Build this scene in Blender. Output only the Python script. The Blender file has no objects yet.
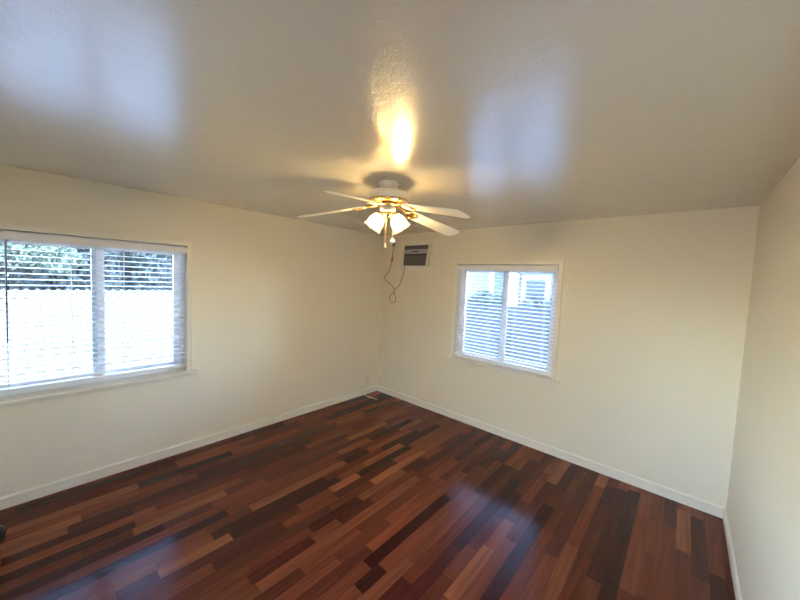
import bpy, bmesh, math, random
from mathutils import Vector, Matrix, Euler

# ------------------------------------------------------------------ camera, sky, sun, exposure
SC = bpy.context.scene
COL = SC.collection
W, D, H = 3.925, 4.10, 2.44          # room: x 0..W, y -D..0, z 0..H

def make_camera():
    f, yaw, pitch, roll = 322.745, 0.7242, -0.0619, 0.0439
    cy, sy, cp, sp = math.cos(yaw), math.sin(yaw), math.cos(pitch), math.sin(pitch)
    fwd = Vector((-sy * cp, cy * cp, sp)); right = Vector((cy, sy, 0)); up = right.cross(fwd)
    cr, sr = math.cos(roll), math.sin(roll)
    r2 = cr * right + sr * up; u2 = -sr * right + cr * up
    cam = bpy.data.cameras.new('camera'); cam.sensor_fit = 'HORIZONTAL'; cam.sensor_width = 36
    cam.lens = f / 800 * 36; cam.clip_start = 0.02; cam.clip_end = 200
    o = bpy.data.objects.new('camera', cam); COL.objects.link(o)
    m = Matrix((r2, u2, -fwd)).transposed().to_4x4(); m.translation = Vector((3.5665, -3.5831, 1.7693))
    o.matrix_world = m
    SC.camera = o
make_camera()

world = bpy.data.worlds.new('world'); SC.world = world; world.use_nodes = True
wn = world.node_tree; bg = wn.nodes['Background']
sky = wn.nodes.new('ShaderNodeTexSky'); sky.sky_type = 'NISHITA'; sky.sun_disc = False
sky.sun_elevation = math.radians(48); sky.sun_rotation = math.radians(90); sky.air_density = 1.0
sky.dust_density = 1.0; sky.ozone_density = 1.5
tint = wn.nodes.new('ShaderNodeVectorMath'); tint.operation = 'MULTIPLY'; tint.inputs[1].default_value = (0.985, 0.98, 0.99)
wn.links.new(sky.outputs['Color'], tint.inputs[0]); wn.links.new(tint.outputs[0], bg.inputs['Color']); bg.inputs['Strength'].default_value = 2.9

sun = bpy.data.lights.new('sun', 'SUN'); sun.energy = 6.0; sun.angle = math.radians(0.6); sun.color = (1.0, 0.97, 0.93)
so = bpy.data.objects.new('sun', sun); COL.objects.link(so)
so.rotation_euler = Vector((-1.0, 0.05, -1.15)).to_track_quat('-Z', 'Y').to_euler()

SC.view_settings.view_transform = 'Standard'; SC.view_settings.look = 'None'
SC.view_settings.gamma = 1.0; SC.view_settings.use_curve_mapping = False
SC.view_settings.exposure = 1.52
BULB = 280.0
try:
    SC.cycles.use_denoising = True
    SC.cycles.max_bounces = 14; SC.cycles.diffuse_bounces = 7; SC.cycles.transparent_max_bounces = 24
    SC.cycles.sample_clamp_indirect = 6.0
    SC.cycles.caustics_reflective = False; SC.cycles.caustics_refractive = False
except Exception:
    pass

# ------------------------------------------------------------------ helpers
def tag(o, label=None, cat=None, group=None, kind=None):
    if label: o['label'] = label
    if cat: o['category'] = cat
    if group: o['group'] = group
    if kind: o['kind'] = kind
    return o

def empty(name, loc, label, cat, group=None, rot=(0, 0, 0), kind=None):
    o = bpy.data.objects.new(name, None); COL.objects.link(o); o.location = loc; o.rotation_euler = rot
    o.empty_display_size = 0.1
    return tag(o, label, cat, group, kind)

class MB:
    def __init__(self): self.bm = bmesh.new()
    def box(self, lo, hi, mat=None, bevel=0.0):
        b = bmesh.new() if bevel else self.bm
        vs = [b.verts.new((x, y, z)) for x in (lo[0], hi[0]) for y in (lo[1], hi[1]) for z in (lo[2], hi[2])]
        for q in ((0,1,3,2),(4,6,7,5),(0,4,5,1),(2,3,7,6),(0,2,6,4),(1,5,7,3)): b.faces.new([vs[i] for i in q])
        new = vs
        if bevel:
            bmesh.ops.bevel(b, geom=list(b.edges) , offset=bevel, segments=2, affect='EDGES', profile=0.6)
            if mat is not None: bmesh.ops.transform(b, matrix=mat, verts=list(b.verts))
            self.merge(b)
        elif mat is not None:
            for v in new: v.co = mat @ v.co
        return self
    def merge(self, b):
        me = bpy.data.meshes.new('tmp'); b.to_mesh(me); b.free(); self.bm.from_mesh(me); bpy.data.meshes.remove(me)
    def lathe(self, prof, n=40, mat=None, wave=None):
        """profile of (radius, z) spun about z; wave(i, ang) scales the radius."""
        rings = []
        for i, (r, z) in enumerate(prof):
            ring = []
            for k in range(n):
                a = 2 * math.pi * k / n; rr = r * (wave(i, a) if wave else 1)
                p = Vector((rr * math.cos(a), rr * math.sin(a), z))
                ring.append(self.bm.verts.new(mat @ p if mat is not None else p))
            rings.append(ring)
        for A, B in zip(rings, rings[1:]):
            for k in range(n):
                f = self.bm.faces.new((A[k], A[(k+1) % n], B[(k+1) % n], B[k])); f.smooth = True
        return self
    def cap(self, prof_r, z, n=40, mat=None):
        vs = []
        for k in range(n):
            a = 2 * math.pi * k / n; p = Vector((prof_r * math.cos(a), prof_r * math.sin(a), z))
            vs.append(self.bm.verts.new(mat @ p if mat is not None else p))
        self.bm.faces.new(vs); return self
    def tube(self, pts, r, n=8):
        pts = [Vector(p) for p in pts]; rings = []; prev = None
        for i, p in enumerate(pts):
            t = (pts[min(i+1, len(pts)-1)] - pts[max(i-1, 0)]).normalized()
            ref = prev if prev is not None else (Vector((0, 0, 1)) if abs(t.z) < .9 else Vector((1, 0, 0)))
            a = (ref - t * ref.dot(t)).normalized(); prev = a; b = t.cross(a)
            rr = r[i] if isinstance(r, (list, tuple)) else r
            rings.append([self.bm.verts.new(p + rr * (math.cos(2*math.pi*k/n) * a + math.sin(2*math.pi*k/n) * b)) for k in range(n)])
        for A, B in zip(rings, rings[1:]):
            for k in range(n):
                f = self.bm.faces.new((A[k], A[(k+1) % n], B[(k+1) % n], B[k])); f.smooth = True
        self.bm.faces.new(rings[0][::-1]); self.bm.faces.new(rings[-1]); return self
    def ball(self, c, r, seg=16, scale=(1, 1, 1)):
        b = bmesh.new(); bmesh.ops.create_uvsphere(b, u_segments=seg, v_segments=max(6, seg // 2), radius=r)
        for v in b.verts: v.co = Vector((v.co.x * scale[0], v.co.y * scale[1], v.co.z * scale[2])) + Vector(c)
        for f in b.faces: f.smooth = True
        self.merge(b); return self
    def prism(self, poly, z0, z1, mat=None):
        """polygon of (x, y) extruded from z0 to z1"""
        A = [self.bm.verts.new((x, y, z0)) for x, y in poly]; B = [self.bm.verts.new((x, y, z1)) for x, y in poly]
        self.bm.faces.new(A[::-1]); self.bm.faces.new(B); n = len(poly)
        for k in range(n): self.bm.faces.new((A[k], A[(k+1) % n], B[(k+1) % n], B[k]))
        if mat is not None:
            for v in A + B: v.co = mat @ v.co
        return self
    def frame(self, x0, x1, z0, z1, w, y0, y1, mat=None):
        """rectangular frame in the xz plane (outer size), member width w"""
        self.box((x0, y0, z0), (x0 + w, y1, z1), mat); self.box((x1 - w, y0, z0), (x1, y1, z1), mat)
        self.box((x0 + w, y0, z0), (x1 - w, y1, z0 + w), mat); self.box((x0 + w, y0, z1 - w), (x1 - w, y1, z1), mat)
        return self
    def build(self, name, mat, parent=None, loc=None):
        bmesh.ops.recalc_face_normals(self.bm, faces=list(self.bm.faces))
        me = bpy.data.meshes.new(name); self.bm.to_mesh(me); self.bm.free()
        me.materials.append(mat)
        o = bpy.data.objects.new(name, me); COL.objects.link(o)
        if parent: o.parent = parent
        if loc: o.location = loc
        return o

def curve_pts(ctrl, n=10):
    """Catmull-Rom through control points"""
    P = [Vector(c) for c in ctrl]; P = [P[0] * 2 - P[1]] + P + [P[-1] * 2 - P[-2]]; out = []
    for i in range(1, len(P) - 2):
        for k in range(n):
            t = k / n
            out.append(0.5 * ((2*P[i]) + (P[i+1]-P[i-1])*t + (2*P[i-1]-5*P[i]+4*P[i+1]-P[i+2])*t*t + (-P[i-1]+3*P[i]-3*P[i+1]+P[i+2])*t**3))
    out.append(P[-2]); return out

def mat(name, color, rough=0.5, metal=0.0, spec=0.5, bump=None, noise=None, coat=0.0, trans=None):
    m = bpy.data.materials.new(name); m.use_nodes = True; nt = m.node_tree; b = nt.nodes['Principled BSDF']
    b.inputs['Base Color'].default_value = (*color, 1); b.inputs['Roughness'].default_value = rough
    b.inputs['Metallic'].default_value = metal; b.inputs['Specular IOR Level'].default_value = spec
    b.inputs['Coat Weight'].default_value = coat; b.inputs['Coat IOR'].default_value = 2.1; b.inputs['Coat Roughness'].default_value = rough
    tc = nt.nodes.new('ShaderNodeTexCoord')
    if noise:      # (scale, amount): soft colour variation
        n = nt.nodes.new('ShaderNodeTexNoise'); n.inputs['Scale'].default_value = noise[0]; n.inputs['Detail'].default_value = 5
        nt.links.new(tc.outputs['Object'], n.inputs['Vector'])
        mx = nt.nodes.new('ShaderNodeMix'); mx.data_type = 'RGBA'
        mx.inputs[6].default_value = (*[c * (1 - noise[1]) for c in color], 1); mx.inputs[7].default_value = (*[min(1, c * (1 + noise[1])) for c in color], 1)
        nt.links.new(n.outputs['Fac'], mx.inputs[0]); nt.links.new(mx.outputs[2], b.inputs['Base Color'])
    if bump:       # list of (scale, distance)
        last = None
        for sc_, dist in bump:
            n = nt.nodes.new('ShaderNodeTexNoise'); n.inputs['Scale'].default_value = sc_; n.inputs['Detail'].default_value = 4
            nt.links.new(tc.outputs['Object'], n.inputs['Vector'])
            bp = nt.nodes.new('ShaderNodeBump'); bp.inputs['Distance'].default_value = dist; bp.inputs['Strength'].default_value = 1
            nt.links.new(n.outputs['Fac'], bp.inputs['Height'])
            if last: nt.links.new(last.outputs['Normal'], bp.inputs['Normal'])
            last = bp
        nt.links.new(last.outputs['Normal'], b.inputs['Normal'])
    return m

M = {}
M['wall'] = mat('wall_paint', (0.80, 0.742, 0.60), 0.55, spec=0.3, bump=[(140, 0.0012)])
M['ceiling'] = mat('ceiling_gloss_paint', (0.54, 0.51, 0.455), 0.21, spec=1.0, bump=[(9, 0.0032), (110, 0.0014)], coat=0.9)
M['trim'] = mat('trim_gloss_paint', (0.82, 0.775, 0.665), 0.32, spec=0.5)
M['vinyl'] = mat('window_vinyl', (0.88, 0.89, 0.90), 0.35)
M['blind'] = mat('blind_white', (0.85, 0.85, 0.86), 0.45)
M['cord'] = mat('blind_cord', (0.8, 0.8, 0.78), 0.8)
M['wand'] = mat('wand_grey', (0.16, 0.15, 0.17), 0.3)
M['fan_white'] = mat('fan_white_enamel', (0.80, 0.77, 0.68), 0.3)
M['blade'] = mat('fan_blade_white', (0.80, 0.77, 0.69), 0.38, noise=(30, 0.03))
M['brass'] = mat('polished_brass', (0.66, 0.44, 0.18), 0.22, metal=1.0)
M['ac_body'] = mat('ac_plastic_cream', (0.72, 0.68, 0.56), 0.45)
M['ac_dark'] = mat('ac_grille_dark', (0.075, 0.075, 0.07), 0.5)
M['ac_mid'] = mat('ac_panel_grey', (0.15, 0.15, 0.14), 0.5)
M['ac_strip'] = mat('ac_silver_strip', (0.42, 0.43, 0.43), 0.35, metal=0.3)
M['power_cord'] = mat('power_cord_grey', (0.22, 0.20, 0.17), 0.5)
M['red'] = mat('red_tag', (0.50, 0.10, 0.07), 0.5)
M['white_cable'] = mat('white_cable', (0.80, 0.74, 0.68), 0.45)
M['slot'] = mat('socket_dark', (0.14, 0.12, 0.09), 0.5)
M['plate'] = mat('plate_ivory', (0.74, 0.69, 0.56), 0.35)
M['black'] = mat('gloss_black_plastic', (0.008, 0.009, 0.012), 0.15, spec=0.3)
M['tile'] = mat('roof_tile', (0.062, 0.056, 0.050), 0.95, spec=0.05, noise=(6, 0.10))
M['tile_end_shade'] = mat('tile_end_shade', (0.006, 0.0055, 0.005), 0.95, spec=0.05)  # near-black colour stands in for the shade inside the tile ends
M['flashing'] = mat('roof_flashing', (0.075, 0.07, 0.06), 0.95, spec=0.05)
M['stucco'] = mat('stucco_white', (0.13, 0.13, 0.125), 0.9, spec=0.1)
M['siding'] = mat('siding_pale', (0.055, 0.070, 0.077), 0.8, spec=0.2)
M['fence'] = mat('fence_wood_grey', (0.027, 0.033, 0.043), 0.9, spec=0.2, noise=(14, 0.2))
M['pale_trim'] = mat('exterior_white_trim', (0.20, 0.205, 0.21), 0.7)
M['bark'] = mat('bark', (0.014, 0.012, 0.010), 0.9, noise=(20, 0.3))
M['leaf_dark'] = mat('leaf_dark', (0.024, 0.034, 0.037), 0.9, spec=0.1, noise=(2.5, 0.5))
M['leaf_light'] = mat('leaf_light', (0.050, 0.072, 0.060), 0.9, spec=0.1, noise=(4, 0.4))
M['soil'] = mat('soil', (0.32, 0.28, 0.23), 0.95, noise=(3, 0.2))

def glass_mat(name, tint):
    m = bpy.data.materials.new(name); m.use_nodes = True; nt = m.node_tree
    for n in list(nt.nodes): nt.nodes.remove(n)
    out = nt.nodes.new('ShaderNodeOutputMaterial'); mx = nt.nodes.new('ShaderNodeMixShader')
    tr = nt.nodes.new('ShaderNodeBsdfTransparent'); tr.inputs[0].default_value = (*tint, 1)
    gl = nt.nodes.new('ShaderNodeBsdfGlossy'); gl.inputs['Roughness'].default_value = 0.02
    fr = nt.nodes.new('ShaderNodeFresnel'); fr.inputs['IOR'].default_value = 1.45
    nt.links.new(fr.outputs[0], mx.inputs[0]); nt.links.new(tr.outputs[0], mx.inputs[1]); nt.links.new(gl.outputs[0], mx.inputs[2])
    nt.links.new(mx.outputs[0], out.inputs[0]); return m
M['glass'] = glass_mat('window_glass', (0.93, 0.97, 1.0))

def shade_mat():
    m = bpy.data.materials.new('frosted_glass_shade'); m.use_nodes = True; nt = m.node_tree
    for n in list(nt.nodes): nt.nodes.remove(n)
    out = nt.nodes.new('ShaderNodeOutputMaterial'); mx = nt.nodes.new('ShaderNodeMixShader'); mx.inputs[0].default_value = 0.50
    m2 = nt.nodes.new('ShaderNodeMixShader'); m2.inputs[0].default_value = 0.35
    tr = nt.nodes.new('ShaderNodeBsdfTransparent'); tr.inputs[0].default_value = (1.0, 0.85, 0.55, 1)
    tl = nt.nodes.new('ShaderNodeBsdfTranslucent'); tl.inputs[0].default_value = (0.42, 0.29, 0.12, 1)
    df = nt.nodes.new('ShaderNodeBsdfDiffuse'); df.inputs[0].default_value = (0.50, 0.38, 0.20, 1)
    nt.links.new(tl.outputs[0], m2.inputs[1]); nt.links.new(df.outputs[0], m2.inputs[2])
    nt.links.new(tr.outputs[0], mx.inputs[1]); nt.links.new(m2.outputs[0], mx.inputs[2])
    nt.links.new(mx.outputs[0], out.inputs[0]); return m
M['shade'] = shade_mat()

def emit_mat(name, color, s):
    m = bpy.data.materials.new(name); m.use_nodes = True; nt = m.node_tree
    b = nt.nodes['Principled BSDF']; b.inputs['Emission Color'].default_value = (*color, 1); b.inputs['Emission Strength'].default_value = s
    b.inputs['Base Color'].default_value = (0.9, 0.85, 0.7, 1); return m
M['bulb'] = emit_mat('lit_bulb', (1.0, 0.82, 0.52), BULB)

def floor_mat():
    m = bpy.data.materials.new('hardwood_planks'); m.use_nodes = True; nt = m.node_tree; b = nt.nodes['Principled BSDF']
    at = nt.nodes.new('ShaderNodeAttribute'); at.attribute_name = 'plank_tone'
    tc = nt.nodes.new('ShaderNodeTexCoord'); mp = nt.nodes.new('ShaderNodeMapping')
    mp.inputs['Scale'].default_value = (38, 2.2, 1)
    off = nt.nodes.new('ShaderNodeVectorMath'); off.operation = 'MULTIPLY_ADD'; off.inputs[1].default_value = (37, 53, 11)
    nt.links.new(at.outputs['Color'], off.inputs[0]); nt.links.new(tc.outputs['Object'], off.inputs[2])
    nt.links.new(off.outputs[0], mp.inputs['Vector'])
    n = nt.nodes.new('ShaderNodeTexNoise'); n.inputs['Scale'].default_value = 1.0; n.inputs['Detail'].default_value = 6; n.inputs['Distortion'].default_value = 0.4
    nt.links.new(mp.outputs[0], n.inputs['Vector'])
    rp = nt.nodes.new('ShaderNodeMapRange'); rp.inputs['From Min'].default_value = 0.3; rp.inputs['From Max'].default_value = 0.7
    rp.inputs['To Min'].default_value = 0.72; rp.inputs['To Max'].default_value = 1.25
    nt.links.new(n.outputs['Fac'], rp.inputs['Value'])
    mul = nt.nodes.new('ShaderNodeVectorMath'); mul.operation = 'SCALE'
    nt.links.new(at.outputs['Color'], mul.inputs[0]); nt.links.new(rp.outputs[0], mul.inputs['Scale'])
    nt.links.new(mul.outputs[0], b.inputs['Base Color'])
    b.inputs['Roughness'].default_value = 0.18; b.inputs['Specular IOR Level'].default_value = 0.22
    n2 = nt.nodes.new('ShaderNodeTexNoise'); n2.inputs['Scale'].default_value = 5; nt.links.new(tc.outputs['Object'], n2.inputs['Vector'])
    bp = nt.nodes.new('ShaderNodeBump'); bp.inputs['Distance'].default_value = 0.002; nt.links.new(n2.outputs['Fac'], bp.inputs['Height'])
    nt.links.new(bp.outputs[0], b.inputs['Normal'])
    return m

# ------------------------------------------------------------------ room shell
TONES = [(0.060, 0.016, 0.012), (0.085, 0.024, 0.016), (0.115, 0.032, 0.019), (0.145, 0.044, 0.024), (0.185, 0.062, 0.032), (0.25, 0.095, 0.046), (0.040, 0.0115, 0.010)]
WEIGHTS = [12, 20, 26, 22, 13, 6, 7]
FIXED = [(.756,-2.33,-1.75,0),(1.561,-1.86,-1.29,0),(1.653,-1.67,-.93,5),(1.392,-.94,-.30,6),(1.561,-2.90,-2.45,0),(1.919,-2.78,-1.88,4),(2.093,-2.16,-1.56,4),
         (2.264,-2.20,-1.68,4),(1.81,-2.15,-1.83,0),(1.983,-2.42,-2.10,3),(1.121,-2.24,-1.67,2),(1.259,-1.34,-.66,4),(.87,-2.60,-2.24,1),(2.196,-2.58,-2.25,3),
         (2.428,-2.06,-1.69,2),(2.36,-2.42,-2.04,4),(.679,-3.72,-3.14,0),(.404,-3.74,-3.07,4),(.885,-3.43,-3.18,1),(1.428,-3.14,-2.74,5),(1.342,-3.33,-3.13,4),
         (.685,-2.82,-2.54,1),(.182,-3.78,-2.76,1),(.925,-2.55,-1.97,3),(3.393,-1.28,-.11,6),(3.311,-1.36,-.16,0),(3.475,-1.22,-.02,4),(3.142,-1.06,-.26,3),
         (3.007,-1.35,-.40,1),(2.861,-1.74,-.86,6),(2.687,-1.59,-1.25,4),(2.683,-1.93,-1.59,5),(3.133,-1.64,-1.16,4),(3.858,-.77,-.02,3),(2.60,-1.27,-.88,6)]      # (x, y0, y1, tone index) planks read off the photograph
def build_floor():
    rnd = random.Random(11); pw = 0.0815; bm = bmesh.new()
    lay = bm.loops.layers.color.new('plank_tone') if False else None
    cl = bm.loops.layers.float_color.new('plank_tone')
    def quad(x0, x1, y0, y1, tone):
        g = 0.0006
        jit = rnd.uniform(0.86, 1.14) * 0.85; c = [tone[0] * jit * 1.12, tone[1] * jit * 0.92, tone[2] * jit * 0.82]; hue = rnd.uniform(0.92, 1.1); c[1] *= hue; c[2] *= hue
        f = bm.faces.new([bm.verts.new(p) for p in ((x0+g, y0+g, 0), (x1-g, y0+g, 0), (x1-g, y1-g, 0), (x0+g, y1-g, 0))])
        for l in f.loops: l[cl] = (*c, 1)
    rows = int(W / pw) + 2; off = 0.0
    for r in range(rows):
        x0 = r * pw - 0.028; x1 = x0 + pw
        fixed = sorted([q for q in FIXED if x0 <= q[0] < x1], key=lambda q: q[1])
        y = -D - rnd.uniform(0, 0.6)
        while y < 0.02:
            nxt = [q for q in fixed if q[1] >= y - 0.001]
            if nxt and nxt[0][1] - y < 0.30:
                q = nxt[0]
                s0 = y
                if q[1] - y > 0.16: quad(x0, x1, y, q[1], TONES[rnd.choices(range(7), WEIGHTS)[0]]); s0 = q[1]
                quad(x0, x1, s0, q[2], TONES[q[3]]); y = q[2]; continue
            L = rnd.choice((0.30, 0.42, 0.45, 0.55, 0.6, 0.72, 0.9))
            if nxt: L = min(L, nxt[0][1] - y)
            quad(x0, x1, y, y + L, TONES[rnd.choices(range(7), WEIGHTS)[0]]); y += L
    # joints: the dark sub-floor just below, closing the floor
    f = bm.faces.new([bm.verts.new(p) for p in ((-0.2, -D - .8, -0.0012), (W + .2, -D - .8, -0.0012), (W + .2, 0.2, -0.0012), (-0.2, 0.2, -0.0012))])
    for l in f.loops: l[cl] = (0.02, 0.007, 0.005, 1)
    # trim to the room
    for co, no in (((-0.1, 0, 0), (-1, 0, 0)), ((W + 0.1, 0, 0), (1, 0, 0)), ((0, 0.1, 0), (0, 1, 0)), ((0, -D - 0.1, 0), (0, -1, 0))):
        bmesh.ops.bisect_plane(bm, geom=bm.verts[:] + bm.edges[:] + bm.faces[:], plane_co=co, plane_no=no, clear_outer=True)
    me = bpy.data.meshes.new('floor'); bm.to_mesh(me); bm.free(); me.materials.append(floor_mat())
    o = bpy.data.objects.new('floor', me); COL.objects.link(o)
    tag(o, 'glossy red brown hardwood plank floor', 'floor', kind='structure')

T = 0.14   # wall thickness
W1 = (-3.860, -2.622, 0.800, 2.005)     # left window opening: y0, y1, z0, z1
W2 = (1.358, 2.572, 0.800, 2.005)       # back window opening: x0, x1, z0, z1

def structure(mb, name, m, label, cat):
    return tag(mb.build(name, m), label, cat, kind='structure')

build_floor()
structure(MB().box((-T, -D - T, H), (W + T, T, H + 0.12)), 'ceiling', M['ceiling'], 'off white glossy painted ceiling', 'ceiling')
b = MB(); z1 = H
b.box((-T, -D, -0.05), (0, W1[0], z1)); b.box((-T, W1[1], -0.05), (0, T, z1)); b.box((-T, W1[0], -0.05), (0, W1[1], W1[2] - 0.028)); b.box((-T, W1[0], W1[3]), (0, W1[1], z1))
structure(b, 'wall_left', M['wall'], 'cream painted wall with the wide window, on the left', 'wall')
b = MB()
b.box((0, 0, -0.05), (W2[0], T, z1)); b.box((W2[1], 0, -0.05), (W, T, z1)); b.box((W2[0], 0, -0.05), (W2[1], T, W2[2] - 0.028)); b.box((W2[0], 0, W2[3]), (W2[1], T, z1))
structure(b, 'wall_back', M['wall'], 'cream painted wall with the air conditioner and smaller window', 'wall')
structure(MB().box((W, -D, -0.05), (W + T, T, z1)), 'wall_right', M['wall'], 'bare cream painted wall on the right', 'wall')
DX0, DX1, DZ = 3.43, 3.80, 2.05       # unseen doorway, added behind the camera to let in more daylight
structure(MB().box((-T, -D - T, -0.05), (DX0, -D, z1)).box((DX1, -D - T, -0.05), (W + T, -D, z1)).box((DX0, -D - T, DZ), (DX1, -D, z1)).box((DX0, -D - T, -0.05), (DX1, -D, -0.002)), 'wall_front', M['wall'], 'cream painted wall behind the camera', 'wall')

def baseboard(name, a, c, inward, label):
    a = Vector(a); c = Vector(c); d = (c - a).normalized(); n = Vector(inward)
    prof = [(0.001, 0.0), (0.014, 0.0), (0.014, 0.066), (0.017, 0.071), (0.017, 0.078), (0.012, 0.086), (0.006, 0.090), (0.001, 0.090)]
    mb = MB(); A = [mb.bm.verts.new(a + n * x + Vector((0, 0, z))) for x, z in prof]; B = [mb.bm.verts.new(c + n * x + Vector((0, 0, z))) for x, z in prof]
    mb.bm.faces.new(A); mb.bm.faces.new(B[::-1])
    for k in range(len(prof)): mb.bm.faces.new((A[k], B[k], B[(k+1) % len(prof)], A[(k+1) % len(prof)]))
    structure(mb, name, M['trim'], label, 'baseboard')
baseboard('baseboard_left', (0, -D, 0), (0, 0, 0), (1, 0, 0), 'white baseboard along the foot of the left wall')
baseboard('baseboard_back', (0, 0, 0), (W, 0, 0), (0, -1, 0), 'white baseboard along the foot of the back wall')
baseboard('baseboard_right', (W, 0, 0), (W, -D, 0), (-1, 0, 0), 'white baseboard along the foot of the right wall')
baseboard('baseboard_front', (0, -D, 0), (DX0 - 0.06, -D, 0), (0, 1, 0), 'white baseboard along the wall behind the camera')
structure(MB().box((DX0 - .06, -D - .0005, 0), (DX0, -D + .016, DZ + .06)).box((DX1, -D - .0005, 0), (DX1 + .06, -D + .016, DZ + .06)).box((DX0, -D - .0005, DZ), (DX1, -D + .016, DZ + .06)), 'added_doorway_1', M['trim'], 'white casing of the unseen doorway added for daylight behind the camera', 'added_doorway')

# ------------------------------------------------------------------ windows (built in a local frame: x along the wall, +y outwards)
def build_window(name, op, xf, label):
    x0, x1, za, zb = op
    root = empty(name, (0, 0, 0), label, 'window', kind='structure'); root.matrix_world = xf
    e = 0.002
    # casing: thin picture-frame trim on the room side
    c = MB(); w = 0.036; y0, y1 = -0.012, 0.001
    c.box((x0 - w + .004, y0, za + .003), (x0 + .004, y1, zb + w - .004)); c.box((x1 - .004, y0, za + .003), (x1 + w - .004, y1, zb + w - .004))
    c.box((x0 + .004, y0, zb - .004), (x1 - .004, y1, zb + w - .004))
    # raised back-band round the outside
    c.box((x0 - w - .004, -0.018, za + .003), (x0 - w + .006, y1, zb + w + .004)); c.box((x1 + w - .006, -0.018, za + .003), (x1 + w + .004, y1, zb + w + .004))
    c.box((x0 - w + .006, -0.018, zb + w - .006), (x1 + w - .006, y1, zb + w + .004))
    c.build('casing', M['trim'], root)
    # reveal lining of the opening
    j = MB(); j.box((x0 - .006, 0.001, za), (x0 + .004, 0.138, zb)); j.box((x1 - .004, 0.001, za), (x1 + .006, 0.138, zb)); j.box((x0 + .004, 0.001, zb - .004), (x1 - .004, 0.138, zb + .006))
    j.build('jamb', M['trim'], root)
    s = MB(); s.box((x0 - 0.082, -0.060, za - 0.026), (x1 + 0.082, 0.001, za), bevel=0.007); s.box((x0 + .001, 0.0, za - 0.026), (x1 - .001, 0.139, za - .001))
    s.build('sill', M['trim'], root)
    a = MB(); a.box((x0 - 0.050, -0.011, za - 0.050), (x1 + 0.050, 0.001, za - 0.0262), bevel=0.004); a.build('apron', M['trim'], root)
    # vinyl outer frame and two sliding sashes
    fx0, fx1, fz0, fz1 = x0 + .005, x1 - .005, za + .001, zb - .005
    MB().frame(fx0, fx1, fz0, fz1, 0.034, 0.082, 0.134).build('frame', M['vinyl'], root)
    xm = (x0 + x1) / 2
    for sx0, sx1, sy in ((fx0 + .034, xm + .041, 0.088), (xm - .041, fx1 - .034, 0.112)):
        sa = MB().frame(sx0 + e, sx1 - e, fz0 + .036, fz1 - .036, 0.048, sy, sy + 0.020).build('sash', M['vinyl'], root)
        MB().box((sx0 + .046, sy + 0.007, fz0 + .080), (sx1 - .046, sy + 0.012, fz1 - .080)).build('pane', M['glass'], sa)
    l = MB().box((xm + .004, 0.078, (za + zb) / 2 - .05), (xm + .018, 0.0878, (za + zb) / 2 + .03), bevel=.003).build('latch', M['vinyl'], root)
    return root

def build_blind(op, xf, label, wand_x):
    x0, x1, za, zb = op; x0 += .012; x1 -= .012
    root = empty('window_blind', (0, 0, 0), label, 'blind'); root.matrix_world = xf
    MB().box((x0 + .004, 0.016, zb - .066), (x1 - .004, 0.064, zb - .034), bevel=.002).build('headrail', M['blind'], root)
    MB().box((x0 - .004, -0.024, zb - .076), (x1 + .004, -0.008, zb - .020), bevel=.004).build('valance', M['blind'], root)
    zr = za + 0.062; pitch = 0.0425
    s = MB(); z = zb - 0.098; yc = 0.036; hw = 0.0245
    while z > zr + 0.03:
        t = math.radians(5.5)
        for (u0, v0), (u1, v1) in (((-1, 0), (0, .0015)), ((0, .0015), (1, 0))):     # slightly crowned slat, two facets
            pts = []
            for u, v in ((u0, v0), (u1, v1)):
                pts.append((yc + u * hw * math.cos(t), z + v + u * hw * math.sin(t)))
            (ya, zaa), (yb, zbb) = pts
            vs = [s.bm.verts.new(p) for p in ((x0, ya, zaa), (x1, ya, zaa), (x1, yb, zbb), (x0, yb, zbb), (x0, ya, zaa + .0024), (x1, ya, zaa + .0024), (x1, yb, zbb + .0024), (x0, yb, zbb + .0024))]
            for q in ((0,3,2,1),(4,5,6,7),(0,1,5,4),(2,3,7,6),(0,4,7,3),(1,2,6,5)): s.bm.faces.new([vs[i] for i in q])
        z -= pitch
    s.build('slats', M['blind'], root)
    MB().box((x0, yc - .025, zr - .016), (x1, yc + .025, zr + .004), bevel=.004).build('bottom_rail', M['blind'], root)
    for f in (0.10, 0.37, 0.63, 0.90):
        c = MB(); xx = x0 + (x1 - x0) * f
        for yy in (yc - .0265, yc + .0265): c.tube([(xx, yy, zb - .05), (xx, yy, zr)], 0.0011, 6)
        c.build('ladder_cord', M['cord'], root)
    if wand_x is not None:
        wd = MB().tube([(wand_x, 0.000, zb - .075), (wand_x - .006, -0.014, zb - .085), (wand_x - .012, -0.016, zb - .80)], [0.003, 0.0042, 0.0042], 8)
        wd.build('tilt_wand', M['wand'], root)
    return root

XF_BACK = Matrix.Identity(4)
# left wall: local x = world y, local +y (outwards) = world -x
XF_LEFT = Matrix(((0, -1, 0, 0), (1, 0, 0, 0), (0, 0, 1, 0), (0, 0, 0, 1)))
build_window('window_1', W1, XF_LEFT, 'sliding window with white frame and sill in the left wall')
build_window('window_2', W2, XF_BACK, 'narrower sliding window with white frame and sill in the back wall')
build_blind(W1, XF_LEFT, 'open white slatted blind with dark tilt wand, in the left wall window', -3.712)
build_blind(W2, XF_BACK, 'open white slatted blind in the back wall window near the air conditioner', None)

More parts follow.
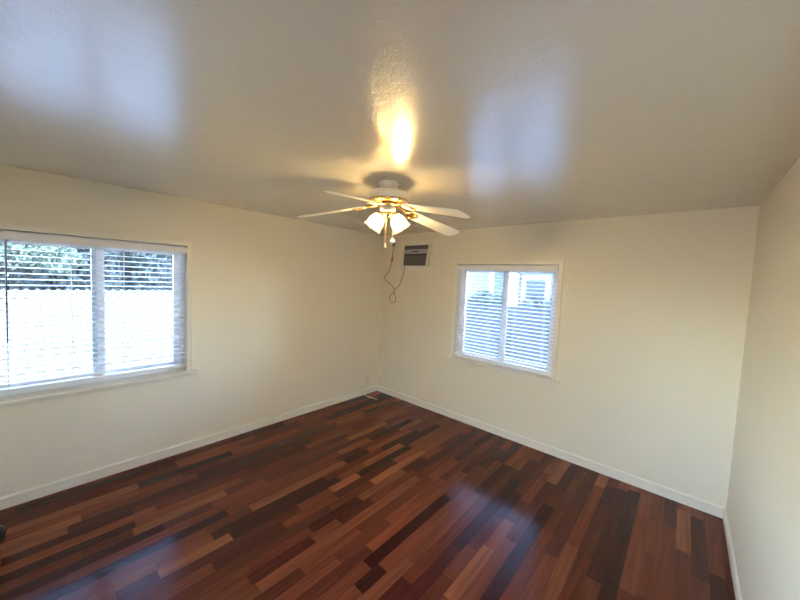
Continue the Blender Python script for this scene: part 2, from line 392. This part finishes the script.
# ------------------------------------------------------------------ ceiling fan
def build_fan():
    cx, cy = 1.962, -1.939
    root = empty('ceiling_fan', (cx, cy, H), 'white five-blade ceiling fan with brass fittings and lit glass shades, under the ceiling', 'ceiling fan')
    def Z(z): return z - H
    MB().lathe([(0.0, 0.0), (0.070, -0.0005), (0.072, -0.006), (0.064, -0.012), (0.062, -0.040), (0.056, -0.050), (0.0, -0.052)], 40).build('canopy', M['fan_white'], root)
    MB().lathe([(0.0, Z(2.392)), (0.036, Z(2.392)), (0.036, Z(2.384)), (0.0, Z(2.384))], 24).build('neck', M['brass'], root)
    MB().lathe([(0.0, Z(2.385)), (0.060, Z(2.385)), (0.110, Z(2.380)), (0.134, Z(2.370)), (0.142, Z(2.358)), (0.142, Z(2.322)), (0.136, Z(2.316)), (0.0, Z(2.316))], 56).build('motor_housing', M['fan_white'], root)
    MB().lathe([(0.0, Z(2.316)), (0.139, Z(2.3155)), (0.141, Z(2.312)), (0.138, Z(2.306)), (0.118, Z(2.300)), (0.090, Z(2.294)), (0.0, Z(2.293))], 56).build('brass_ring', M['brass'], root)
    MB().lathe([(0.0, Z(2.294)), (0.080, Z(2.294)), (0.080, Z(2.280)), (0.060, Z(2.277)), (0.0, Z(2.277))], 40).build('flywheel', M['brass'], root)
    MB().lathe([(0.0, Z(2.278)), (0.050, Z(2.278)), (0.055, Z(2.272)), (0.055, Z(2.244)), (0.050, Z(2.238)), (0.0, Z(2.236))], 40).build('switch_housing', M['fan_white'], root)
    # light fitter
    MB().lathe([(0.0, Z(2.237)), (0.040, Z(2.237)), (0.044, Z(2.230)), (0.038, Z(2.215)), (0.020, Z(2.203)), (0.008, Z(2.196)), (0.0, Z(2.194))], 32).build('light_fitter', M['brass'], root)
    # blades
    def tilt_z(az): return 2.170 - 0.030 * math.cos(math.radians(az) - math.radians(32))
    for k in range(5):
        az, zt = ((-148.5, 2.199), (-72.0, 2.203), (-4.5, 2.146), (77.0, 2.163), (143.0, 2.225))[k]
        zr = 2.262 - 0.010 * math.cos(math.radians(az - 32)); r0, r1 = 0.185, 0.665
        slope = math.atan2(zt - zr, r1 - r0)
        Mx = Matrix.Translation((0, 0, Z(zr))) @ Matrix.Rotation(math.radians(az), 4, 'Z') @ Matrix.Translation((r0, 0, 0)) @ Matrix.Rotation(-slope, 4, 'Y') @ Matrix.Rotation(math.radians(-10), 4, 'X')
        L = (r1 - r0) / math.cos(slope)
        poly = [(0.0, -0.050), (0.05, -0.056), (L - 0.05, -0.069)]
        poly += [(L - 0.05 + 0.05 * math.sin(a), -0.069 + 0.05 * (1 - math.cos(a))) for a in [math.radians(x) for x in (20, 45, 70, 90)]]
        poly += [(x, -y) for x, y in poly[::-1]]
        bl = MB().prism(poly, -0.003, 0.003, Mx).build('blade', M['blade'], root)
        # ornate brass blade iron: stem from the flywheel, a scrolled plate under the blade root
        ir = MB()
        a = math.radians(az); start = Vector((0.066 * math.cos(a), 0.066 * math.sin(a), Z(2.288))); mid = Vector((0.125 * math.cos(a), 0.125 * math.sin(a), Z(2.278)))
        end = Mx @ Vector((0.0, 0, -0.006)); tip = Mx @ Vector((0.05, 0, -0.006))
        ir.tube(curve_pts([start, mid, end, tip], 6), 0.0075, 8)
        for sgn in (-1, 1):
            ir.tube(curve_pts([Mx @ Vector((-0.035, 0, -0.004)), Mx @ Vector((-0.015, sgn * 0.030, -0.005)), Mx @ Vector((0.025, sgn * 0.043, -0.006)), Mx @ Vector((0.060, sgn * 0.030, -0.006)), Mx @ Vector((0.045, sgn * 0.012, -0.006))], 6), 0.0055, 8)
            ir.ball(Mx @ Vector((0.030, sgn * 0.040, -0.007)), 0.008, 10)
        ir.prism([(-0.01, -0.034), (0.04, -0.040), (0.075, -0.016), (0.082, 0), (0.075, 0.016), (0.04, 0.040), (-0.01, 0.034)], -0.0062, -0.0032, Mx)
        ir.build('blade_iron', M['brass'], bl)
    # lamps
    prof = [(0.024, 0.0), (0.032, -0.004), (0.042, -0.016), (0.050, -0.034), (0.055, -0.054), (0.056, -0.076), (0.058, -0.094), (0.063, -0.107)]
    def wave(i, a): return 1 + (0.045 * math.cos(8 * a) if i % 8 == 7 else 0.018 * math.cos(8 * a) if i % 8 == 6 else 0)
    for k in range(2):
        az = math.radians(41 + 180 * k); tilt = math.radians(33)
        base = Vector((0.043 * math.cos(az), 0.043 * math.sin(az), Z(2.224)))
        Mx = Matrix.Translation(base) @ Matrix.Rotation(az, 4, 'Z') @ Matrix.Rotation(-tilt, 4, 'Y')
        MB().lathe([(0.0, 0.012), (0.016, 0.011), (0.023, 0.004), (0.024, -0.012), (0.021, -0.014), (0.0, -0.014)], 24, Mx).build('socket_cup', M['brass'], root)
        Ms = Mx @ Matrix.Translation((0, 0, -0.010))
        sh = MB().lathe(prof, 48, Ms, wave).build('lamp_shade', M['shade'], root)
        MB().lathe([(0.0, -0.030), (0.012, -0.032), (0.014, -0.038), (0.022, -0.052), (0.026, -0.064), (0.022, -0.078), (0.010, -0.087), (0.0, -0.088)], 20, Ms).build('bulb', M['bulb'], sh)
    # pull chains
    right = Vector((math.cos(0.7242), math.sin(0.7242), 0)); back = Vector((-math.sin(0.7242), math.cos(0.7242), 0))
    for off, zs, ze, kind in ((-0.006 * right - 0.052 * back, 2.24, 2.018, 'bell'), (0.040 * right + 0.035 * back, 2.24, 2.055, 'ball')):
        c = MB(); n = 34; x, y = off.x, off.y
        zz = zs
        while zz > ze:
            c.ball((x, y, Z(zz)), 0.0021, 6); zz -= 0.0052
        c.tube([(x, y, Z(zs)), (x, y, Z(ze))], 0.0008, 5)
        ch = c.build('pull_chain', M['brass'], root)
        f = MB()
        if kind == 'bell':
            f.lathe([(0.0, Z(ze + .002)), (0.0035, Z(ze)), (0.005, Z(ze - .010)), (0.0075, Z(ze - .022)), (0.009, Z(ze - .030)), (0.006, Z(ze - .034)), (0.0, Z(ze - .034))], 16, Matrix.Translation((x, y, 0)))
        else:
            f.ball((x, y, Z(ze - .014)), 0.016, 16); f.ball((x, y, Z(ze + .004)), 0.006, 10)
        f.build('pull_fob', M['fan_white'], ch)
build_fan()

# ------------------------------------------------------------------ wall air conditioner and its cord
def build_ac():
    root = empty('air_conditioner', (0.66, 0, 1.907), 'cream through-wall air conditioner with dark grille and dangling cord, high on the back wall', 'air conditioner')
    ox, oz = 0.66, 1.907
    def P(x, y, z): return (x - ox, y, z - oz)
    f = MB(); x0, x1, z0, z1 = 0.400, 0.996, 1.907, 2.336
    for w0, w1, dep in ((0.0, 0.010, 0.018), (0.010, 0.060, 0.006), (0.060, 0.068, 0.016)):
        a0, a1, b0, b1 = x0 + w0, x1 - w0, z0 + w0, z1 - w0; w = w1 - w0
        f.box(P(a0, -dep, b0), P(a0 + w, 0.0, b1)); f.box(P(a1 - w, -dep, b0), P(a1, 0.0, b1))
        f.box(P(a0 + w, -dep, b0), P(a1 - w, 0.0, b0 + w)); f.box(P(a0 + w, -dep, b1 - w), P(a1 - w, 0.0, b1))
    f.build('wall_frame', M['trim'], root)
    X0, X1, Z0, Z1 = 0.466, 0.908, 1.972, 2.268
    b = MB(); ft, fb = -0.030, -0.048      # front face leans out at the bottom
    vs = [b.bm.verts.new(P(*p)) for p in ((X0, 0, Z0), (X1, 0, Z0), (X1, 0, Z1), (X0, 0, Z1), (X0, fb, Z0), (X1, fb, Z0), (X1, ft, Z1), (X0, ft, Z1))]
    for q in ((0,1,2,3),(4,7,6,5),(0,4,5,1),(1,5,6,2),(2,6,7,3),(3,7,4,0)): b.bm.faces.new([vs[i] for i in q])
    bmesh.ops.bevel(b.bm, geom=b.bm.edges[:], offset=0.006, segments=2, affect='EDGES')
    b.build('body', M['ac_body'], root)
    def yf(z): return fb + (ft - fb) * (z - Z0) / (Z1 - Z0)
    def panel(xa, xb, xb2, za, zb, proud, m, name, parent=root):
        g = MB(); vs = []
        for d in (0.001, -proud):
            for x, z in ((xa, za), (xb2, za), (xb, zb), (xa, zb)): vs.append(g.bm.verts.new(P(x, yf(z) + d, z)))
        for q in ((0,1,2,3),(4,7,6,5),(0,4,5,1),(1,5,6,2),(2,6,7,3),(3,7,4,0)): g.bm.faces.new([vs[i] for i in q])
        return g.build(name, m, parent)
    up = panel(X0 + .010, X1 - .012, X1 - .014, 2.207, Z1 - .006, 0.003, M['ac_dark'], 'air_outlet')
    lv = MB()
    for k in range(3):
        z = 2.212 + k * 0.013; lv.box(P(X0 + .014, yf(z) - .011, z), P(X1 - .018, yf(z) - .002, z + .003))
    lv.box(P(0.690, yf(2.23) - .012, 2.207), P(0.698, yf(2.23) - .002, 2.247)); lv.build('louvers', M['ac_mid'], up)
    st = panel(X0 + .010, X1 - .016, X1 - .022, 2.150, 2.203, 0.006, M['ac_strip'], 'control_strip')
    MB().box(P(0.625, yf(2.18) - .014, 2.170), P(0.735, yf(2.18) - .003, 2.186), bevel=.002).build('control_display', M['ac_dark'], st)
    gr = panel(X0 + .010, X1 - .022, X1 - .040, Z0 + .010, 2.148, 0.003, M['ac_dark'], 'intake_grille')
    sl = MB()
    for k in range(13):
        z = Z0 + .020 + k * 0.0098; xr = X1 - .042 + .018 * (z - Z0) / .165
        sl.box(P(X0 + .014, yf(z) - .0075, z), P(xr, yf(z) - .002, z + .0055))
    sl.build('grille_bars', M['ac_mid'], gr)
    # cord: out of the lower left corner, down to a knot with a loop, and up again to the socket behind the fan lamps
    y = -0.014
    c = [(0.500, -0.050, 1.986), (0.480, -0.030, 1.93), (0.455, y, 1.86), (0.425, y, 1.78), (0.392, y, 1.70), (0.340, y, 1.655), (0.292, y, 1.628), (0.285, y - .006, 1.59), (0.295, y, 1.55),
         (0.315, y, 1.51), (0.322, y, 1.465), (0.292, y, 1.43), (0.240, y, 1.425), (0.205, y, 1.455), (0.200, y, 1.50), (0.235, y, 1.555), (0.278, y - .004, 1.585), (0.290, y - .008, 1.618), (0.262, y, 1.655),
         (0.190, y, 1.705), (0.110, y, 1.745), (0.072, y, 1.785), (0.092, y, 1.825), (0.150, y, 1.885), (0.185, y, 1.96), (0.205, y, 2.04), (0.222, y, 2.12), (0.226, y, 2.20), (0.24, y, 2.275)]
    MB().tube([Vector(P(*p)) for p in curve_pts(c, 7)], 0.0052, 8).build('power_cord', M['power_cord'], root)
    MB().box(P(0.207, -0.026, 2.045), P(0.228, -0.006, 2.10), bevel=.003).build('red_tag', M['red'], root)['label'] = 'small red tag on the cord'
    MB().box(P(0.226, -0.036, 2.270), P(0.262, -0.0085, 2.335), bevel=.005).build('plug', M['power_cord'], root)
    return root
build_ac()

def outlet(name, loc, rot, label, cat):
    """cover plate with two receptacles; local +y points into the wall"""
    root = empty(name, loc, label, cat, rot=rot)
    MB().box((-0.035, -0.006, -0.057), (0.035, 0.0, 0.057), bevel=.002).build('cover_plate', M['plate'], root)
    for s in (-1, 1):
        r = MB().box((-0.016, -0.0078, s * .024 - .014), (0.016, -0.005, s * .024 + .014), bevel=.001).build('receptacle', M['plate'], root)
        m = MB(); m.box((-0.009, -0.0084, s * .024 - .005), (-0.006, -0.0072, s * .024 + .006)); m.box((0.006, -0.0084, s * .024 - .005), (0.009, -0.0072, s * .024 + .006)); m.build('slots', M['slot'], r)
    return root
outlet('wall_outlet', (0.245, 0.0, 2.345), (0, 0, 0), 'ivory outlet high on the back wall where the air conditioner plugs in', 'outlet')
outlet('wall_outlet', (0.0, -0.215, 0.243), (0, 0, math.radians(90)), 'ivory outlet low on the left wall near the corner', 'outlet')

# white cable that comes out of the wall over the baseboard and lies on the floor
cp = [(0.001, -0.372, 0.128), (0.016, -0.366, 0.126), (0.026, -0.355, 0.100), (0.030, -0.345, 0.06), (0.045, -0.330, 0.022), (0.09, -0.315, 0.006), (0.16, -0.300, 0.0042), (0.23, -0.292, 0.0042), (0.285, -0.300, 0.0042)]
root = empty('cable', (0.15, -0.31, 0), 'short white cable stub from the left wall onto the floor in the corner', 'cable')
MB().tube([p - Vector((0.15, -0.31, 0)) for p in curve_pts(cp, 6)], 0.0052, 8).build('cable_sheath', M['white_cable'], root)
MB().tube([(0.283 - .15, 0.0102, 0.0048), (0.304 - .15, 0.0072, 0.0048)], 0.0046, 8).build('connector', M['ac_strip'], root)

# black rounded bin at the very edge of the frame
def build_bin():
    root = empty('waste_bin', (0.50, -3.868, 0), 'small glossy black rounded bin on the floor, cut off by the left edge', 'bin')
    MB().lathe([(0.0, 0.001), (0.070, 0.001), (0.098, 0.012), (0.122, 0.050), (0.134, 0.086), (0.133, 0.092), (0.0, 0.092)], 56).build('bin_body', M['black'], root)
    MB().lathe([(0.0, 0.0925), (0.135, 0.0925), (0.137, 0.098), (0.130, 0.112), (0.095, 0.128), (0.04, 0.136), (0.0, 0.138)], 56).build('bin_lid', M['black'], root)
build_bin()

# ------------------------------------------------------------------ outside, beyond the windows
structure(MB().box((-2.4, -25, -0.75), (25, 30, -0.55)).box((-40, -25, -3.0), (-2.4, 30, -2.8)).box((-2.6, -25, -2.8), (-2.4, 30, -0.55)), 'ground', M['soil'], 'bare ground outside the windows', 'ground')

def leaf_mesh(name, rnd, blobs, count, size, parent, m):
    """crown of small folded leaves scattered through ellipsoids"""
    bm = bmesh.new()
    for _ in range(count):
        c, r = rnd.choice(blobs)
        while True:
            v = Vector((rnd.uniform(-1, 1), rnd.uniform(-1, 1), rnd.uniform(-1, 1)))
            if 0.25 < v.length < 1: break
        p = Vector(c) + Vector((v.x * r[0], v.y * r[1], v.z * r[2])); s = size * rnd.uniform(0.6, 1.3)
        q = Euler((rnd.uniform(0, 6.28), rnd.uniform(0, 6.28), rnd.uniform(0, 6.28))).to_matrix()
        a, b, cc, d = [bm.verts.new(p + q @ Vector(t) * s) for t in ((-1, 0, 0), (0, -.42, .12), (1, 0, 0), (0, .42, .12))]
        bm.faces.new((a, b, cc)); bm.faces.new((a, cc, d))
    me = bpy.data.meshes.new(name); bm.to_mesh(me); bm.free(); me.materials.append(m)
    o = bpy.data.objects.new(name, me); COL.objects.link(o); o.parent = parent; return o

def tree(name, loc, label, cat, h, blobs, count, size, m, seed, group=None):
    rnd = random.Random(seed); root = empty(name, loc, label, cat, group)
    MB().tube([(0, 0, 0), (0.05, 0.03, h * .35), (0, 0.06, h * .72)], [0.11, 0.085, 0.03], 10).build('trunk', M['bark'], root)
    leaf_mesh('crown', rnd, blobs, count, size, root, m)
    return root

# the neighbour's tiled roof beyond the left window
def build_tiled_house():
    root = empty('neighbor_house', (-8.0, -2.0, -2.8), "low house with pale tiled roof beyond the left window", 'house')
    ox, oy, oz = root.location
    def P(x, y, z): return Vector((x - ox, y - oy, z - oz))
    xe, ze, xr, zr = -3.9, -0.27, -11.0, 0.96      # eave and ridge
    y0, y1 = -9.0, 5.0; pitch_y = 0.215; courses = 19; band = (courses - 4,)
    n = int((y1 - y0) / pitch_y) * 8; r = MB(); g = MB()
    def zt(t): return 0.060 * math.sin(math.pi * t / 0.625) if t <= 0.625 else -0.014 * math.sin(math.pi * (t - .625) / .375)
    for c in range(courses):
        if c in band: continue
        f0, f1 = c / courses, (c + 1) / courses + 0.012; rows = []
        for f, lift, k in ((f0, -0.004, 0.55), (f0, 0.022, 1.0), (f1, 0.0, 0.9)):
            x = xe + (xr - xe) * f; z = ze + (zr - ze) * f
            rows.append([r.bm.verts.new(P(x, y0 + pitch_y * i / 8, z + lift + k * zt((i % 8) / 8))) for i in range(n + 1)])
        for A, B in zip(rows, rows[1:]):
            for i in range(n): r.bm.faces.new((A[i], A[i+1], B[i+1], B[i]))
        # solid plugs along the course edge, coloured near-black as shade inside barrel ends
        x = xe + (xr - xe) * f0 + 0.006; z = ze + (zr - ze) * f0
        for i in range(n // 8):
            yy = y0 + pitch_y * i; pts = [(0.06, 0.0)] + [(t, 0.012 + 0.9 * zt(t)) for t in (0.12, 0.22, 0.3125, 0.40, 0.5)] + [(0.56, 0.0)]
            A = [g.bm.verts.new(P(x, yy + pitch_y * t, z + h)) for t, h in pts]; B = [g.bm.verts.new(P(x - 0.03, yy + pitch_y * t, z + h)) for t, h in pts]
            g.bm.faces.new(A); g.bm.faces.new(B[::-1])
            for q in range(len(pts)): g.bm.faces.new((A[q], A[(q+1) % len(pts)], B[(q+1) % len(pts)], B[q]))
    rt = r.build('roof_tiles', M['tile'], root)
    g.build('tile_shade_plugs', M['tile_end_shade'], rt)
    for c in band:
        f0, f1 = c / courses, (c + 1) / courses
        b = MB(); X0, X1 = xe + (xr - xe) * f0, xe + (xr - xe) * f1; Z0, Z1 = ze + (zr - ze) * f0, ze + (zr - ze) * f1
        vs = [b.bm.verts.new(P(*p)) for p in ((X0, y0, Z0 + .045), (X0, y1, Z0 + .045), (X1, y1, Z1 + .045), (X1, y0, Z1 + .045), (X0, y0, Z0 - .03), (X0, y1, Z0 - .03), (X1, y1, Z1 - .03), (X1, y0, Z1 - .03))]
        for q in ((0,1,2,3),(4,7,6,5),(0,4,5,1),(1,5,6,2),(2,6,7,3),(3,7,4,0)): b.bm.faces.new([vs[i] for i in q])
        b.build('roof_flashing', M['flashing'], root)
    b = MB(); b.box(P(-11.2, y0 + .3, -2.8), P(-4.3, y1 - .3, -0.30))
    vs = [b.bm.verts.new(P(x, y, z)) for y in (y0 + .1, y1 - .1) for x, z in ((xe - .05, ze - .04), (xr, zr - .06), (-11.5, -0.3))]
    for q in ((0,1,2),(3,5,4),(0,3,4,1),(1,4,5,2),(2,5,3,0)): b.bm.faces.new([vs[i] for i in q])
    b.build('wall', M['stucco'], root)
build_tiled_house()

hed = [((0, 0, 4.0), (0.86, 0.86, 1.6)), ((0.05, 0.1, 5.6), (0.84, 0.84, 1.3)), ((0.0, -0.1, 2.8), (0.84, 0.84, 1.2)), ((0, 0, 6.6), (0.6, 0.7, 0.9))]
SPOT = [(-14.0, -4.2, 'dark leafy tree behind the tiled roof, at the far left of the left window'),
        (-14.1, -2.1, 'dark leafy tree behind the tiled roof, straight behind the upright bar of the left window'),
        (-13.9, 0.0, 'dark leafy tree behind the tiled roof, in the middle of the right-hand pane'),
        (-14.1, 2.1, 'dark leafy tree behind the tiled roof, at the right edge of the left window'),
        (-16.3, -5.25, 'dark tree of the farther row, in the gap beside the leftmost front tree'),
        (-16.2, -3.15, 'dark tree of the farther row, in the gap left of the window bar'),
        (-16.3, -1.05, 'dark tree of the farther row, in the gap just right of the window bar'),
        (-16.2, 1.05, 'dark tree of the farther row, in the gap near the right end of the window')]
first = None
for i, (x, y, lab) in enumerate(SPOT):
    if first is None:
        first = tree('tree', (x, y, -2.8), lab, 'tree', 6.0, hed, 9000, 0.15, M['leaf_dark'], 5, 'trees behind the tiled roof')
    else:
        c = first.copy(); COL.objects.link(c); c.location = (x, y, -2.8); c.rotation_euler = (0, 0, i * 1.3); c['label'] = lab
        c.scale = (1, 1, 1 + 0.05 * math.sin(i * 2.2))
        for ch in list(first.children):
            d = ch.copy(); COL.objects.link(d); d.parent = c
tree('tree', (-12.25, -3.9, -2.8), 'bright green tree in front of the dark trees beyond the left window', 'tree', 5.0, [((0, 0, 5.0), (0.75, 0.95, 0.62)), ((0.1, 0.7, 4.8), (0.6, 0.7, 0.5)), ((0.0, -0.6, 5.1), (0.6, 0.7, 0.5))], 2300, 0.09, M['leaf_light'], 9)

# fence, neighbouring house and shrubs beyond the back window
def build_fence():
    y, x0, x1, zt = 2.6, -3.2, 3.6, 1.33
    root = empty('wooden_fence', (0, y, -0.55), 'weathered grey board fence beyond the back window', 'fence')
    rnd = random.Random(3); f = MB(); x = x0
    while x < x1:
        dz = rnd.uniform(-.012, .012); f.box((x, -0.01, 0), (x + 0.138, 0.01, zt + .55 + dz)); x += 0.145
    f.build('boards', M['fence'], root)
    MB().box((x0, 0.01, 0.35), (x1, 0.05, 0.44)).box((x0, 0.01, 1.45), (x1, 0.05, 1.54)).build('rails', M['fence'], root)
    for k in range(4):
        xx = x0 + 0.3 + k * 2.0; MB().box((xx, 0.012, 0), (xx + .09, 0.10, zt + .60)).build('post', M['fence'], root)
build_fence()

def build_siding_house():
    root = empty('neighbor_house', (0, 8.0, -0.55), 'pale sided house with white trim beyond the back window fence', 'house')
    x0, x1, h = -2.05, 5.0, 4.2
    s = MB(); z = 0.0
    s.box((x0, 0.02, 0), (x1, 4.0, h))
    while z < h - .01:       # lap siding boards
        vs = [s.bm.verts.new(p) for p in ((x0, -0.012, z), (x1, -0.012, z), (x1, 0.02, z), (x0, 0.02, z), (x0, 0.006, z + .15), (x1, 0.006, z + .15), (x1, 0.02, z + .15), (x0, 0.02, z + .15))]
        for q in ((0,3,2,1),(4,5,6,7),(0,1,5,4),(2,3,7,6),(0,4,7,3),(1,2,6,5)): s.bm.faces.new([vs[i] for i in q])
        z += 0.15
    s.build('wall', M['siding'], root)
    w = MB().frame(-0.86, 0.10, 1.70, 2.68, 0.14, -0.05, 0.0).build('window', M['pale_trim'], root)
    MB().box((-0.72, -0.028, 1.84), (-0.04, -0.014, 2.54)).build('pane', M['dark_pane'], w)
    MB().box((x0 - .05, -0.06, 0), (x0 + .13, 0.0, h)).build('corner_trim', M['pale_trim'], root)
    MB().box((-1.36, -0.22, 0), (-0.98, -0.02, h)).build('porch_column', M['pale_trim'], root)
    MB().box((x0 - .5, -0.5, h), (x1, 4.2, h + .18)).build('eave', M['pale_trim'], root)
M['dark_pane'] = mat('far_window_pane', (0.012, 0.02, 0.03), 0.4, spec=0.3)
build_siding_house()
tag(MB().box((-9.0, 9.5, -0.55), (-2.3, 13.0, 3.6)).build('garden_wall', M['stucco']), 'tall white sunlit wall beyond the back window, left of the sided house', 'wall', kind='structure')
tree('shrub', (-1.15, 3.9, -0.55), 'leafy green shrub rising above the fence at the left of the back window', 'shrub', 2.2, [((0, 0, 1.95), (0.36, 0.36, 0.42)), ((0.12, 0.1, 1.5), (0.45, 0.4, 0.5))], 1500, 0.06, M['leaf_light'], 21)
for i, (x, yy, lab) in enumerate(((0.05, 3.6, 'dusty green bush above the fence, under the far house window'), (1.30, 3.7, 'dusty green bush above the fence, at the right side of the back window'))):
    tree('bush', (x, yy, -0.55), lab, 'bush', 1.8, [((-.05, 0, 1.80), (0.5, 0.4, 0.34)), ((0.08, 0.1, 1.5), (0.5, 0.4, 0.4))], 1300, 0.055, M['leaf_dark'], 31 + i, 'bushes behind the board fence')
